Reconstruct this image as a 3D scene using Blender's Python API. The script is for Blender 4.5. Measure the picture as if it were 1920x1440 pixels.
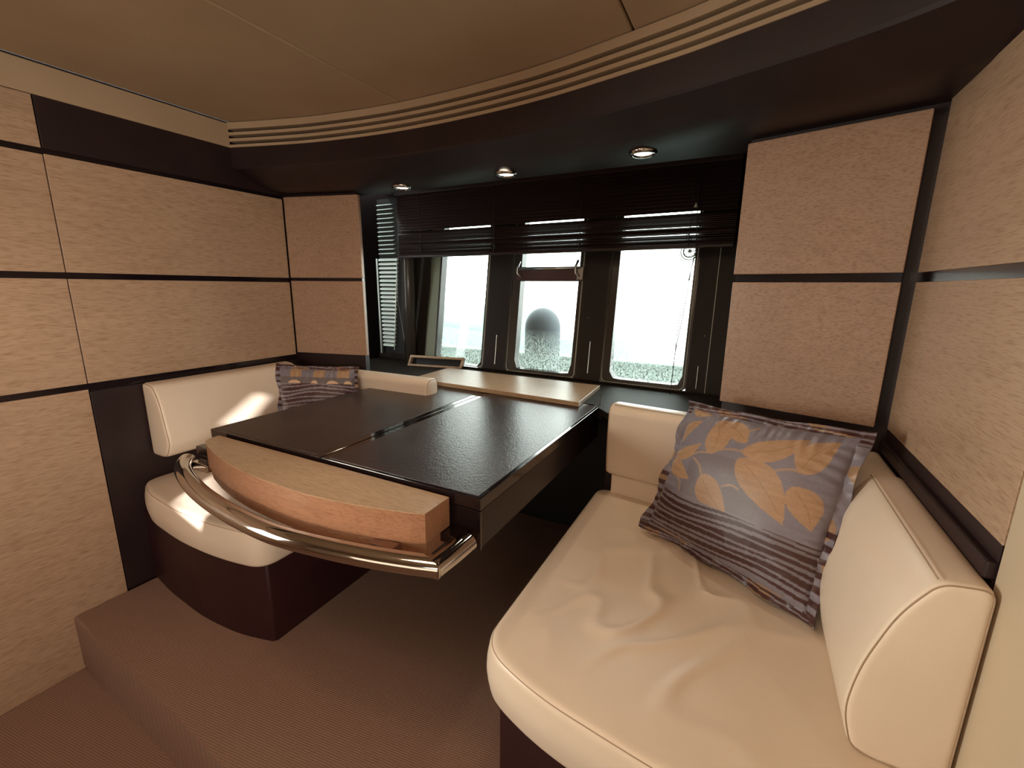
import bpy, bmesh, math, random
from mathutils import Vector, Matrix, noise
random.seed(7)
for o in list(bpy.data.objects): bpy.data.objects.remove(o)
S = bpy.context.scene
COL = S.collection
H = 1.22                      # eye height above the carpeted platform; everything is modelled around the eye and lifted at the end

# ------------------------------------------------------------------ camera
R_ = Vector((0.886, 0.463, 0.01)); F_ = Vector((-0.45, 0.867, -0.212)).normalized()
R_ = (R_ - F_ * R_.dot(F_)).normalized(); U_ = R_.cross(F_)
cam = bpy.data.cameras.new('camera'); cam.sensor_width = 36; cam.lens = 15.709; cam.clip_start = 0.02
co = bpy.data.objects.new('camera', cam); COL.objects.link(co)
co.matrix_world = Matrix(((R_.x, U_.x, -F_.x, 0), (R_.y, U_.y, -F_.y, 0), (R_.z, U_.z, -F_.z, 0), (0, 0, 0, 1)))
S.camera = co
# ------------------------------------------------------------------ colour management, world, lights
S.view_settings.view_transform = 'Standard'; S.view_settings.look = 'None'
S.view_settings.gamma = 1; S.view_settings.use_curve_mapping = False
S.view_settings.exposure = 0.0
W = bpy.data.worlds.new('overcast_sky'); S.world = W; W.use_nodes = True
wn = W.node_tree.nodes; wl = W.node_tree.links
bg = wn['Background']; bg.inputs[0].default_value = (0.96, 1.0, 0.985, 1); bg.inputs[1].default_value = 9.0

def light(name, kind, loc, energy, color, size=0.1, size_y=None, aim=None, **kw):
    d = bpy.data.lights.new(name, kind); d.energy = energy; d.color = color
    if kind == 'AREA':
        d.size = size
        if size_y: d.shape = 'RECTANGLE'; d.size_y = size_y
    elif kind in ('POINT', 'SPOT'): d.shadow_soft_size = size
    for k, v in kw.items(): setattr(d, k, v)
    o = bpy.data.objects.new(name, d); COL.objects.link(o); o.location = loc
    if aim is not None:
        o.rotation_euler = (Vector(aim) - Vector(loc)).to_track_quat('-Z', 'Y').to_euler()
    return o
sun = light('sun', 'SUN', (0, 0, 0), 14.0, (1.0, 0.95, 0.93), aim=(-0.5, 1.0, -0.4), angle=0.012)
# cabin lighting: warm ceiling lamps near the photographer; the other area lights are added fill
light('saloon_lamp', 'AREA', (-0.85, 0.18, 0.68), 4.6, (1.0, 0.64, 0.42), 0.3, 0.3, aim=(-0.80, 0.35, -1))
light('saloon_lamp', 'AREA', (-0.25, -0.25, 0.66), 4.0, (1.0, 0.62, 0.38), 0.35, 0.35, aim=(-0.1, -0.2, -1))
light('saloon_fill', 'AREA', (-0.7, -1.5, -0.5), 6, (1.0, 0.80, 0.62), 1.6, 0.7, aim=(-0.8, 1, -1.1))  # added warm fill, set low and aimed at the carpet
light('side_fill', 'AREA', (-2.07, -0.25, -0.22), 11.5, (0.98, 0.97, 0.84), 0.8, 0.7, aim=(0.37, 0.72, -0.30), spread=math.radians(75))  # added fill, no window here; narrowed onto right wall and backrest
light('side_fill', 'AREA', (0.33, -0.75, -0.1), 12, (1.0, 0.90, 0.76), 1.0, 0.7, aim=(-2.1, 0.95, -0.15), spread=math.radians(80))  # added fill from the opposite side to brighten the left wall

# ------------------------------------------------------------------ helpers
def link(name, me, mat=None, parent=None, smooth=False):
    o = bpy.data.objects.new(name, me); COL.objects.link(o)
    if mat is not None: me.materials.append(mat)
    if smooth:
        for p in me.polygons: p.use_smooth = True
    if parent is not None: o.parent = parent
    return o
def root_of(p):
    v = Vector((0, 0, 0))
    while p is not None: v += p.location; p = p.parent
    return v
def obj(name, bm, mat, parent=None, smooth=False, auto=None):
    """link a bmesh given in room coordinates as ONE mesh object below parent"""
    me = bpy.data.meshes.new(name)
    bmesh.ops.recalc_face_normals(bm, faces=bm.faces)
    off = root_of(parent)
    if off.length > 0: bmesh.ops.translate(bm, verts=bm.verts, vec=-off)
    bm.to_mesh(me); bm.free()
    o = link(name, me, mat, parent, smooth or auto is not None)
    if auto is not None: me.set_sharp_from_angle(angle=math.radians(auto))
    return o
def tag(o, label=None, cat=None, group=None, kind=None):
    if label: o['label'] = label
    if cat: o['category'] = cat
    if group: o['group'] = group
    if kind: o['kind'] = kind
    return o
def thing(name, loc, label, cat, group=None):
    o = bpy.data.objects.new(name, None); COL.objects.link(o); o.location = loc
    o.empty_display_size = 0.1
    return tag(o, label, cat, group)
def B(): return bmesh.new()
def bev(bm, geom_faces, w, seg=2):
    if w > 0:
        es = set(e for f in geom_faces for e in f.edges)
        bmesh.ops.bevel(bm, geom=list(es), offset=w, segments=seg, affect='EDGES', profile=0.5)
def hexa(bm, P, w=0.0, seg=2):
    """8 corners: bottom 4 (ccw) then top 4"""
    v = [bm.verts.new(p) for p in P]
    fs = [bm.faces.new([v[i] for i in q]) for q in ((3, 2, 1, 0), (4, 5, 6, 7), (0, 1, 5, 4), (1, 2, 6, 5), (2, 3, 7, 6), (3, 0, 4, 7))]
    bev(bm, fs, w, seg)
def box(bm, x0, x1, y0, y1, z0, z1, w=0.0, seg=2):
    hexa(bm, [(x0, y0, z0), (x1, y0, z0), (x1, y1, z0), (x0, y1, z0), (x0, y0, z1), (x1, y0, z1), (x1, y1, z1), (x0, y1, z1)], w, seg)
    return bm
def boxb(*a, **k): return box(B(), *a, **k)
def frame_box(bm, O, ax, ay, az, x0, x1, y0, y1, z0, z1, w=0.0, seg=2):
    f = lambda x, y, z: O + ax * x + ay * y + az * z
    hexa(bm, [f(x0, y0, z0), f(x1, y0, z0), f(x1, y1, z0), f(x0, y1, z0), f(x0, y0, z1), f(x1, y0, z1), f(x1, y1, z1), f(x0, y1, z1)], w, seg)
    return bm
def prism(bm, pts, z0, z1, w=0.0, seg=2):
    a = [bm.verts.new((p[0], p[1], z0)) for p in pts]; b = [bm.verts.new((p[0], p[1], z1)) for p in pts]
    n = len(pts); fs = [bm.faces.new(a[::-1]), bm.faces.new(b)]
    for i in range(n): fs.append(bm.faces.new((a[i], a[(i + 1) % n], b[(i + 1) % n], b[i])))
    bev(bm, fs[:2], w, seg)
    return bm
def tube(bm, pts, r, n=8, rz=None, closed=False, caps=True):
    """tube along a polyline; rz = second radius (vertical) for an oval section"""
    pts = [Vector(p) for p in pts]; m = len(pts); rings = []
    up = Vector((0, 0, 1)); prev = None
    for i, p in enumerate(pts):
        if closed: t = pts[(i + 1) % m] - pts[i - 1]
        else: t = pts[min(i + 1, m - 1)] - pts[max(i - 1, 0)]
        t.normalize()
        s = t.cross(up)
        if s.length < 0.15: s = prev.copy() if prev is not None else t.cross(Vector((0, 1, 0)))
        s.normalize()
        if prev is not None and s.dot(prev) < 0: s = -s
        prev = s; q = s.cross(t).normalized()
        rr = r(i / (m - 1)) if callable(r) else r; r2 = rz if rz else rr
        rings.append([bm.verts.new(p + s * (rr * math.cos(a)) + q * (r2 * math.sin(a))) for a in [2 * math.pi * k / n for k in range(n)]])
    for i in range(m if closed else m - 1):
        A, C = rings[i], rings[(i + 1) % m]
        for k in range(n): bm.faces.new((A[k], A[(k + 1) % n], C[(k + 1) % n], C[k]))
    if caps and not closed: bm.faces.new(rings[0][::-1]); bm.faces.new(rings[-1])
    return bm
def roundpoly(pts, r, seg=5):
    """2D polygon with rounded corners; r is a number or one per corner"""
    out = []; n = len(pts)
    for i in range(n):
        rr = r[i] if isinstance(r, (list, tuple)) else r
        p = Vector(pts[i]); a = Vector(pts[i - 1]); b = Vector(pts[(i + 1) % n])
        da = (a - p); db = (b - p); l = min(rr, da.length * 0.48, db.length * 0.48)
        if l < 1e-5: out.append(p); continue
        s = p + da.normalized() * l; e = p + db.normalized() * l
        for k in range(seg + 1):
            t = k / seg; out.append(s * (1 - t) ** 2 + p * 2 * t * (1 - t) + e * t * t)
    return out
def resample(pts, n):
    m = len(pts); d = [0]
    for i in range(m): d.append(d[-1] + (pts[(i + 1) % m] - pts[i]).length)
    out = []; j = 0
    for k in range(n):
        t = d[-1] * k / n
        while d[j + 1] < t: j += 1
        f = (t - d[j]) / max(d[j + 1] - d[j], 1e-9)
        out.append(pts[j].lerp(pts[(j + 1) % m], f))
    return out
def inset(pts, d):
    n = len(pts); out = []
    for i in range(n):
        t = (pts[(i + 1) % n] - pts[i - 1]).normalized()
        out.append(pts[i] + Vector((-t.y, t.x)) * d)     # ccw outline: left normal points inwards
    return out
def soft(bm, outline, w0, w1, r, M, n=140, rs=5, k=10, bulge=0.0, side=0.0, disp=None, r0=None):
    """upholstered block: outline (ccw, 2D) extruded along w from w0 to w1 with rounded rims; M maps (p,q,w) to the room.
    returns the outline ring of the upper rim for the seam"""
    base = resample([Vector(p) for p in outline], n)
    c = sum(base, Vector((0, 0))) / n
    r0 = r if r0 is None else r0
    rings = []
    def add(pts, w): rings.append([bm.verts.new(M(p.x, p.y, w)) for p in pts])
    lowin = inset(base, r0); topin = inset(base, r)
    for j in range(k): s = (j + 0.5) / k; add([c + (p - c) * s for p in lowin], w0 - bulge * 0.3 * (1 - s * s))
    for j in range(rs + 1):
        a = math.pi / 2 * j / rs; add([p.lerp(q, 1 - math.sin(a)) for p, q in zip(base, lowin)], w0 + r0 * (1 - math.cos(a)))
    for j in range(1, 6):
        t = j / 6; add(inset(base, -side * math.sin(math.pi * t)), w0 + r0 + (w1 - r - w0 - r0) * t)
    for j in range(rs + 1):
        a = math.pi / 2 * j / rs; add([p.lerp(q, 1 - math.cos(a)) for p, q in zip(base, topin)], w1 - r * (1 - math.sin(a)))
    for j in range(k):
        s = 1 - (j + 0.5) / k
        ring = []
        for p in topin:
            q = c + (p - c) * s; w = w1 + bulge * (1 - s * s)
            if disp: w += disp(q.x, q.y, 1 - s)
            ring.append(bm.verts.new(M(q.x, q.y, w)))
        rings.append(ring)
    for a, b in zip(rings, rings[1:]):
        for i in range(n): bm.faces.new((a[i], a[(i + 1) % n], b[(i + 1) % n], b[i]))
    bm.faces.new(rings[0][::-1]); bm.faces.new(rings[-1])
    return base
def seam_ring(base, r, w, M, rad=0.0011, frac=0.42, i0=0.0, i1=1.0):
    n = len(base); pts = inset(base, r * frac)
    return tube(B(), [M(pts[i % n].x, pts[i % n].y, w) for i in range(int(i0 * n), int(i1 * n))], rad, 5, closed=(i1 - i0 >= 1))

# ------------------------------------------------------------------ materials
def mat(name, color=(.5, .5, .5), rough=.5, metal=0.0, spec=0.5, coat=0.0, coat_r=0.1, build=None):
    m = bpy.data.materials.new(name); m.use_nodes = True; nt = m.node_tree
    p = nt.nodes['Principled BSDF']
    p.inputs['Base Color'].default_value = (*color, 1); p.inputs['Roughness'].default_value = rough
    p.inputs['Metallic'].default_value = metal; p.inputs['Specular IOR Level'].default_value = spec
    p.inputs['Coat Weight'].default_value = coat; p.inputs['Coat Roughness'].default_value = coat_r
    if build: build(nt, p)
    return m
def tex(nt, kind, scale, loc_scale=(1, 1, 1), rot=(0, 0, 0), **kw):
    tc = nt.nodes.new('ShaderNodeTexCoord'); mp = nt.nodes.new('ShaderNodeMapping')
    mp.inputs['Scale'].default_value = loc_scale; mp.inputs['Rotation'].default_value = rot
    nt.links.new(tc.outputs['Object'], mp.inputs[0])
    t = nt.nodes.new(kind); nt.links.new(mp.outputs[0], t.inputs['Vector'])
    t.inputs['Scale'].default_value = scale
    for k, v in kw.items():
        if k in t.inputs: t.inputs[k].default_value = v
        else: setattr(t, k, v)
    return t
def ramp(nt, src, stops):
    r = nt.nodes.new('ShaderNodeValToRGB'); e = r.color_ramp.elements
    while len(e) < len(stops): e.new(0.5)
    for el, (p, c) in zip(e, stops): el.position = p; el.color = (*c, 1)
    nt.links.new(src, r.inputs[0]); return r
def bump(nt, p, src, strength=.2, dist=.01, prev=None):
    b = nt.nodes.new('ShaderNodeBump'); b.inputs['Strength'].default_value = strength; b.inputs['Distance'].default_value = dist
    nt.links.new(src, b.inputs['Height'])
    if prev: nt.links.new(prev.outputs[0], b.inputs['Normal'])
    nt.links.new(b.outputs[0], p.inputs['Normal']); return b
def mixc(nt, a, b, fac, mode='MULTIPLY'):
    m = nt.nodes.new('ShaderNodeMix'); m.data_type = 'RGBA'; m.blend_type = mode
    m.inputs[0].default_value = fac
    nt.links.new(a, m.inputs[6]); nt.links.new(b, m.inputs[7]); return m
def oak(name, axis, light_=(.47, .335, .235), dark=(.33, .215, .135), rough=.31, red=1.0):
    st = [60, 60, 60]; st[axis] = 3.5
    st2 = [300, 300, 300]; st2[axis] = 24
    def b(nt, p):
        t = tex(nt, 'ShaderNodeTexNoise', 1.0, st, Detail=6, Roughness=.62, Distortion=.15)
        r = ramp(nt, t.outputs['Fac'], [(.25, tuple(a * .45 + b * .55 for a, b in zip(dark, light_))), (.5, light_), (.75, tuple(min(1, c * 1.07) for c in light_))])
        t2 = tex(nt, 'ShaderNodeTexNoise', 1.0, st2, Detail=3, Roughness=.6)
        r2 = ramp(nt, t2.outputs['Fac'], [(.36, (.70, .62, .56)), (.52, (1, 1, 1))])
        t3 = tex(nt, 'ShaderNodeTexNoise', 1.7, (1, 1, 1), Detail=2)
        r3 = ramp(nt, t3.outputs['Fac'], [(.3, (.9, .86, .84)), (.7, (1.05, 1.02, 1.0))])
        m = mixc(nt, r.outputs[0], r2.outputs[0], .8); m2 = mixc(nt, m.outputs[2], r3.outputs[0], .9)
        nt.links.new(m2.outputs[2], p.inputs['Base Color'])
        bump(nt, p, t2.outputs['Fac'], .25, .002)
    return mat(name, light_, rough, spec=.45, build=b)
OAK_Y = oak('oak_veneer_along', 1); OAK_X = oak('oak_veneer_across', 0, (.41, .275, .195), (.29, .185, .118))
OAK_T = oak('table_oak', 0, (.52, .385, .255), (.40, .28, .175), .35)
OAK_E = oak('table_oak_edge', 0, (.36, .185, .105), (.24, .11, .06), .4)
def _wenge(nt, p):
    t = tex(nt, 'ShaderNodeTexNoise', 9, Detail=5); r = ramp(nt, t.outputs['Fac'], [(.3, (.013, .0055, .0065)), (.7, (.023, .010, .011))])
    nt.links.new(r.outputs[0], p.inputs['Base Color']); t2 = tex(nt, 'ShaderNodeTexNoise', 260, Detail=2); bump(nt, p, t2.outputs['Fac'], .12, .001)
DARK = mat('dark_brown_lining', (.02, .01, .01), .48, build=_wenge)
DARKG = mat('dark_gloss_lacquer', (.012, .008, .007), .16, spec=.5, coat=.3, coat_r=.05)
def _maroon(nt, p):
    t = tex(nt, 'ShaderNodeTexNoise', 14, Detail=4); r = ramp(nt, t.outputs['Fac'], [(.3, (.022, .004, .0055)), (.7, (.033, .007, .009))])
    nt.links.new(r.outputs[0], p.inputs['Base Color'])
MAROON = mat('maroon_plinth', (.03, .01, .01), .5, build=_maroon)
BLACK = mat('black_recess', (.006, .005, .005), .6)
TRIM = mat('black_gloss_trim', (.010, .006, .008), .14, spec=.6)
def _vinyl(nt, p):
    t = tex(nt, 'ShaderNodeTexNoise', 2.2, Detail=3); r = ramp(nt, t.outputs['Fac'], [(.3, (.40, .29, .19)), (.7, (.47, .345, .225))])
    nt.links.new(r.outputs[0], p.inputs['Base Color']); t2 = tex(nt, 'ShaderNodeTexNoise', 320, Detail=2); bump(nt, p, t2.outputs['Fac'], .2, .001)
VINYL = mat('beige_ceiling_vinyl', (.43, .31, .2), .6, build=_vinyl)
BEIGE = mat('beige_panel_paint', (.52, .42, .30), .5)
def _leather(nt, p):
    t = tex(nt, 'ShaderNodeTexNoise', 3.0, Detail=4); r = ramp(nt, t.outputs['Fac'], [(.3, (.72, .595, .475)), (.7, (.80, .68, .555))])
    nt.links.new(r.outputs[0], p.inputs['Base Color'])
    v = tex(nt, 'ShaderNodeTexVoronoi', 420); b1 = bump(nt, p, v.outputs['Distance'], .10, .001)
    t2 = tex(nt, 'ShaderNodeTexNoise', 26, Detail=3); bump(nt, p, t2.outputs['Fac'], .10, .003, b1)
LEATHER = mat('cream_leather', (.66, .5, .37), .38, spec=.5, build=_leather)
STITCH = mat('seam_thread', (.38, .27, .18), .6)
def _carpet(nt, p):
    w = tex(nt, 'ShaderNodeTexWave', 1.0, (1, 1, 1), rot=(0, 0, math.radians(-8)), bands_direction='Y', Distortion=1.5, Detail=2)
    w.inputs['Scale'].default_value = 52; w.inputs['Detail Scale'].default_value = 6
    n = tex(nt, 'ShaderNodeTexNoise', 480, Detail=3, Roughness=.7)
    r1 = ramp(nt, w.outputs['Fac'], [(.1, (.80, .78, .76)), (.6, (1, 1, 1))])
    r2 = ramp(nt, n.outputs['Fac'], [(.3, (.24, .15, .115)), (.7, (.38, .245, .19))])
    m = mixc(nt, r2.outputs[0], r1.outputs[0], .45); nt.links.new(m.outputs[2], p.inputs['Base Color'])
    b1 = bump(nt, p, w.outputs['Fac'], .3, .003); bump(nt, p, n.outputs['Fac'], .5, .003, b1)
CARPET = mat('ribbed_brown_carpet', (.25, .17, .12), .95, spec=.1, build=_carpet)
def _inset(nt, p):
    t = tex(nt, 'ShaderNodeTexNoise', 5, (1, 1, 1), Detail=6, Distortion=1.2); r = ramp(nt, t.outputs['Fac'], [(.35, (.028, .018, .017)), (.65, (.046, .030, .028))])
    nt.links.new(r.outputs[0], p.inputs['Base Color'])
    v = tex(nt, 'ShaderNodeTexVoronoi', 190, (1, 1, 1), Randomness=1.0); n = tex(nt, 'ShaderNodeTexNoise', 60, Detail=4)
    b1 = bump(nt, p, v.outputs['Distance'], .22, .0016); bump(nt, p, n.outputs['Fac'], .25, .002, b1)
    r3 = ramp(nt, t.outputs['Fac'], [(.3, (.24, .24, .24)), (.7, (.36, .36, .36))]); p.inputs['Roughness'].default_value = .31
INSET = mat('table_leather_inset', (.03, .02, .02), .36, spec=.55, build=_inset)
GLOSS = mat('table_black_gloss', (.012, .007, .007), .12, spec=.55, coat=.4, coat_r=.04)
CHROME = mat('polished_steel', (.62, .59, .55), .07, 1.0)
SATIN = mat('satin_metal', (.6, .62, .6), .3, 1.0)
PILLAR = mat('dark_olive_brown_lining', (.024, .019, .015), .5, spec=.3)
SHELF = mat('dark_shelf_lining', (.022, .017, .013), .6, spec=.18)
RUBBER = mat('window_gasket', (.05, .045, .04), .25, spec=.6)
PALE = mat('pale_gasket_bead', (.55, .58, .52), .3, spec=.6)
SLAT = mat('dark_blind_slat', (.028, .015, .014), .38, spec=.4)
CORD = mat('blind_cord', (.03, .025, .025), .7)
GRILLE = mat('pale_grille_slat', (.80, .90, .83), .35, spec=.5)
def _glass():
    m = bpy.data.materials.new('salt_sprayed_glass'); m.use_nodes = True; nt = m.node_tree; nt.nodes.clear()
    out = nt.nodes.new('ShaderNodeOutputMaterial'); tr = nt.nodes.new('ShaderNodeBsdfTransparent'); tr.inputs[0].default_value = (.96, 1, .975, 1)
    gl = nt.nodes.new('ShaderNodeBsdfGlossy'); gl.inputs['Roughness'].default_value = .02
    fr = nt.nodes.new('ShaderNodeFresnel'); fr.inputs[0].default_value = 1.45
    a = nt.nodes.new('ShaderNodeMixShader'); nt.links.new(fr.outputs[0], a.inputs[0]); nt.links.new(tr.outputs[0], a.inputs[1]); nt.links.new(gl.outputs[0], a.inputs[2])
    df = nt.nodes.new('ShaderNodeBsdfDiffuse'); df.inputs[0].default_value = (.6, .7, .66, 1)
    tl = nt.nodes.new('ShaderNodeBsdfTranslucent'); tl.inputs[0].default_value = (.75, .9, .84, 1)
    d = nt.nodes.new('ShaderNodeMixShader'); d.inputs[0].default_value = .5; nt.links.new(df.outputs[0], d.inputs[1]); nt.links.new(tl.outputs[0], d.inputs[2])
    n = tex(nt, 'ShaderNodeTexNoise', 130, (1, 1, .7), Detail=5, Roughness=.8)
    r = ramp(nt, n.outputs['Fac'], [(.47, (0, 0, 0)), (.56, (1, 1, 1))])
    tc = nt.nodes.new('ShaderNodeTexCoord'); sp = nt.nodes.new('ShaderNodeSeparateXYZ'); nt.links.new(tc.outputs['Object'], sp.inputs[0])
    mr = nt.nodes.new('ShaderNodeMapRange'); mr.inputs[1].default_value = .26; mr.inputs[2].default_value = .03; mr.inputs[3].default_value = .0; mr.inputs[4].default_value = .75
    nt.links.new(sp.outputs[2], mr.inputs[0])
    mm = nt.nodes.new('ShaderNodeMath'); mm.operation = 'MULTIPLY'; nt.links.new(r.outputs[0], mm.inputs[0]); nt.links.new(mr.outputs[0], mm.inputs[1])
    f = nt.nodes.new('ShaderNodeMixShader'); nt.links.new(mm.outputs[0], f.inputs[0]); nt.links.new(a.outputs[0], f.inputs[1]); nt.links.new(d.outputs[0], f.inputs[2])
    nt.links.new(f.outputs[0], out.inputs[0]); return m
GLASS = _glass()
def emis(name, c, s):
    m = mat(name, (.8, .8, .8)); p = m.node_tree.nodes['Principled BSDF']
    p.inputs['Emission Color'].default_value = (*c, 1); p.inputs['Emission Strength'].default_value = s; return m
BULB = emis('halogen_lens', (1, .86, .62), 22)

# ================================================================== STRUCTURE
XL, XR, YB, ZT, ZLOW = -2.117, 0.37, -1.6, 0.70, -1.45
# ---- left wall: dark core, oak panels, black glossy inlay strips
wl_ = obj('wall_left', boxb(XL - .09, XL - .014, YB, 1.60, ZLOW, ZT), DARK); tag(wl_, kind='structure')
g = .0018
def lpanel(name, y0, y1, z0, z1, m, w=.0012): return obj(name, boxb(XL - .016, XL, y0 + g, y1 - g, z0, z1, w=w), m, wl_)
for a, b in ((-1.6, -.45), (-.45, .702)):
    lpanel('oak_panel', a, b, .432, .59, OAK_Y); lpanel('oak_panel', a, b, .034, .412, OAK_Y)
    lpanel('oak_panel', a, b, -.362, .012, OAK_Y); lpanel('oak_panel', a, b, ZLOW, -.384, OAK_Y)
lpanel('oak_panel', .702, 1.571, .034, .415, OAK_Y); lpanel('oak_panel', .702, 1.571, -.362, .012, OAK_Y)
lpanel('dark_panel', .702, 1.571, .432, .592, DARK); lpanel('dark_panel', .702, 1.60, -1.22, -.392, DARK)
for z0, z1 in ((.412, .432), (.012, .034), (-.388, -.362)):
    obj('inlay_strip', boxb(XL - .016, XL - .004, YB, 1.571, z0, z1), TRIM, wl_)
cv = obj('trim_1', boxb(XL - .02, XL + .004, YB, 1.335, .592, .69, w=.003), VINYL); tag(cv, kind='structure')

# ---- front side panel by the left corner, angled
def angled(root, xa, ya, xb, yb, parts):
    """oak door faces on a vertical plane from (xa,ya) to (xb,yb); front faces the cabin"""
    d = Vector((xb - xa, yb - ya, 0)); L = d.length; d.normalize(); nrm = Vector((-d.y, d.x, 0))
    for (nm, s0, s1, z0, z1, depth0, depth1, m, w) in parts:
        obj(nm, frame_box(B(), Vector((xa, ya, 0)), d, nrm, Vector((0, 0, 1)), s0, L + s1 if s1 <= 0 else s1, depth0, depth1, z0, z1, w), m, root)
wfl = obj('wall_front_left', prism(B(), [(-2.14, 1.60), (-1.745, 1.697), (-1.755, 1.735), (-2.14, 1.64)], -.50, .60), DARK); tag(wfl, kind='structure')
angled(wfl, -2.115, 1.572, -1.712, 1.675, [
    ('oak_panel', .004, 0, .036, .425, 0, .022, OAK_X, .002), ('oak_panel', .004, 0, -.352, .020, 0, .022, OAK_X, .002),
    ('inlay_strip', .004, -.004, .020, .036, .006, .022, TRIM, 0)])
# ---- right wall
wr = obj('wall_right', boxb(XR + .014, XR + .09, YB, 1.62, ZLOW, ZT), DARK); tag(wr, kind='structure')
def rpanel(name, y0, y1, z0, z1, m, w=.0012, d=0): return obj(name, boxb(XR + d, XR + .016, y0, y1, z0, z1, w=w), m, wr)
rpanel('oak_panel', .863, 1.503, .046, .443, OAK_Y); rpanel('oak_panel', .863, 1.503, -.366, .022, OAK_Y)
rpanel('inlay_strip', .863, 1.503, .022, .046, TRIM, 0, .004)
obj('ledge_strip', boxb(XR - .012, XR + .016, .863, 1.50, -.425, -.395, w=.004), DARK, wr)
rpanel('dark_panel', .863, 1.50, -.395, -.366, DARK); rpanel('dark_panel', .863, 1.50, -1.22, -.425, DARK)
rpanel('dark_panel', .863, 1.503, .443, .70, DARK)
rpanel('beige_panel', -.45, .857, ZLOW, ZT, BEIGE); rpanel('beige_panel', YB, -.454, ZLOW, ZT, BEIGE)
wfr = obj('wall_front_right', prism(B(), [(-.045, 1.64), (.40, 1.515), (.40, 1.57), (-.04, 1.70)], -.50, .60), DARK); tag(wfr, kind='structure')
angled(wfr, -.052, 1.612, .341, 1.500, [
    ('oak_panel', 0, 0, .046, .425, 0, .022, OAK_X, .002), ('oak_panel', 0, 0, -.366, .022, 0, .022, OAK_X, .002),
    ('inlay_strip', .004, -.002, .022, .046, .008, .022, TRIM, 0)])
# ---- back wall behind the photographer
def holed(y, x0, x1, z0, z1, holes):
    b_ = B(); es = []
    for poly in [[(x0, z0), (x1, z0), (x1, z1), (x0, z1)]] + holes:
        v = [b_.verts.new((p[0], y, p[1])) for p in poly]
        es += [b_.edges.new((v[i - 1], v[i])) for i in range(len(v))]
    bmesh.ops.triangle_fill(b_, edges=es, use_beauty=True)
    return b_
# two added unseen openings, shaped so the sun streaks backrest and left seat
wb = obj('wall_back', holed(YB, XL - .02, XR + .02, ZLOW, ZT + .02, [[(-.640, .47), (-.590, .47), (-.535, .64), (-.565, .64)], [(-.62, .17), (-.40, .12), (-.40, .20), (-.62, .25)]]), BEIGE); tag(wb, kind='structure')
hw = obj('wall_hull', boxb(-2.50, .62, 2.345, 2.42, -1.5, -.505), BLACK); tag(hw, kind='structure')
hl = obj('wall_hull', boxb(-2.40, -2.30, 1.60, 2.9, -1.5, .75), DARK); tag(hl, kind='structure')
hr = obj('wall_hull', boxb(.46, .56, 1.62, 2.7, -1.5, .75), DARK); tag(hr, kind='structure')
# ---- floors
ol = roundpoly([(XL, 2.20), (XL, .532), (-1.82, .517), (-1.44, .501), (-1.07, .474), (-.6, .44), (XR, .36), (XR, 2.20)], [0, 0, .1, .2, .2, .2, 0, 0])
pl_ = B(); prism(pl_, ol, -1.45, -1.22, .018, 4)
fl = obj('floor', pl_, CARPET, auto=40); tag(fl, kind='structure')
f2 = obj('floor', boxb(XL - .05, XR + .05, YB, 2.1, -1.55, -1.45), CARPET); tag(f2, kind='structure')
# ---- ceiling
ce = obj('ceiling', boxb(XL - .09, XR + .09, YB, 2.7, .712, .78), DARK); tag(ce, kind='structure')
for a, b in ((XL + .003, -1.287), (-1.281, -.366), (-.360, XR + .02)):
    obj('ceiling_panel', boxb(a, b, YB, 1.54, .695, .712, w=.004), VINYL, ce)
# ---- curved fascia + soffit
ARC = [(-2.117, 1.335), (-1.95, 1.385), (-1.75, 1.438), (-1.54, 1.474), (-1.35, 1.494), (-1.15, 1.500), (-.95, 1.494), (-.76, 1.478), (-.60, 1.455), (-.46, 1.425), (-.33, 1.395),
       (-.20, 1.362), (-.07, 1.318), (.09, 1.262), (.22, 1.20), (XR, 1.10)]
def arc(n=60):
    P = [Vector(p) for p in ARC]; out = []
    m = len(P) - 1
    for k in range(n + 1):
        t = k / n * m; i = min(int(t), m - 1); f = t - i
        p0, p1, p2, p3 = P[max(i - 1, 0)], P[i], P[i + 1], P[min(i + 2, m)]
        out.append(.5 * ((2 * p1) + (p2 - p0) * f + (2 * p0 - 5 * p1 + 4 * p2 - p3) * f * f + (3 * p1 - p0 - 3 * p2 + p3) * f ** 3))
    return out
AR = arc()
def sweep_arc(bm, prof, closed=True):
    rows = [[bm.verts.new((p.x, y if ab else p.y + y, z)) for (y, z, ab) in prof] for p in AR]
    n = len(prof)
    for a, b in zip(rows, rows[1:]):
        for i in range(n if closed else n - 1): bm.faces.new((a[i], a[(i + 1) % n], b[(i + 1) % n], b[i]))
    if closed: bm.faces.new(rows[0]); bm.faces.new(rows[-1][::-1])
    return bm
so = obj('trim_2', sweep_arc(B(), [(0, .592, 0), (0, .512, 0), (.006, .504, 0), (.02, .499, 0), (.06, .482, 0), (.12, .455, 0), (.17, .443, 0), (.21, .44, 0), (1.775, .44, 1), (1.78, .445, 1), (1.78, .56, 1), (2.62, .56, 1), (2.62, .62, 1), (.06, .62, 0), (.04, .592, 0)]), DARK, auto=25)
tag(so, kind='structure')
vent = thing('air_vent', (-.9, 1.49, .60), 'long curved beige louvred air vent running between ceiling and dark soffit', 'vent')
for z0, z1 in ((.592, .603), (.616, .628), (.641, .653), (.666, .692)):
    obj('slat', sweep_arc(B(), [(-.004, z0, 0), (-.004, z1, 0), (.03, z1, 0), (.03, z0, 0)]), VINYL, vent, auto=30)
obj('backing', sweep_arc(B(), [(.028, .60, 0), (.028, .69, 0), (.034, .69, 0), (.034, .60, 0)]), BLACK, vent, auto=30)

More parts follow.
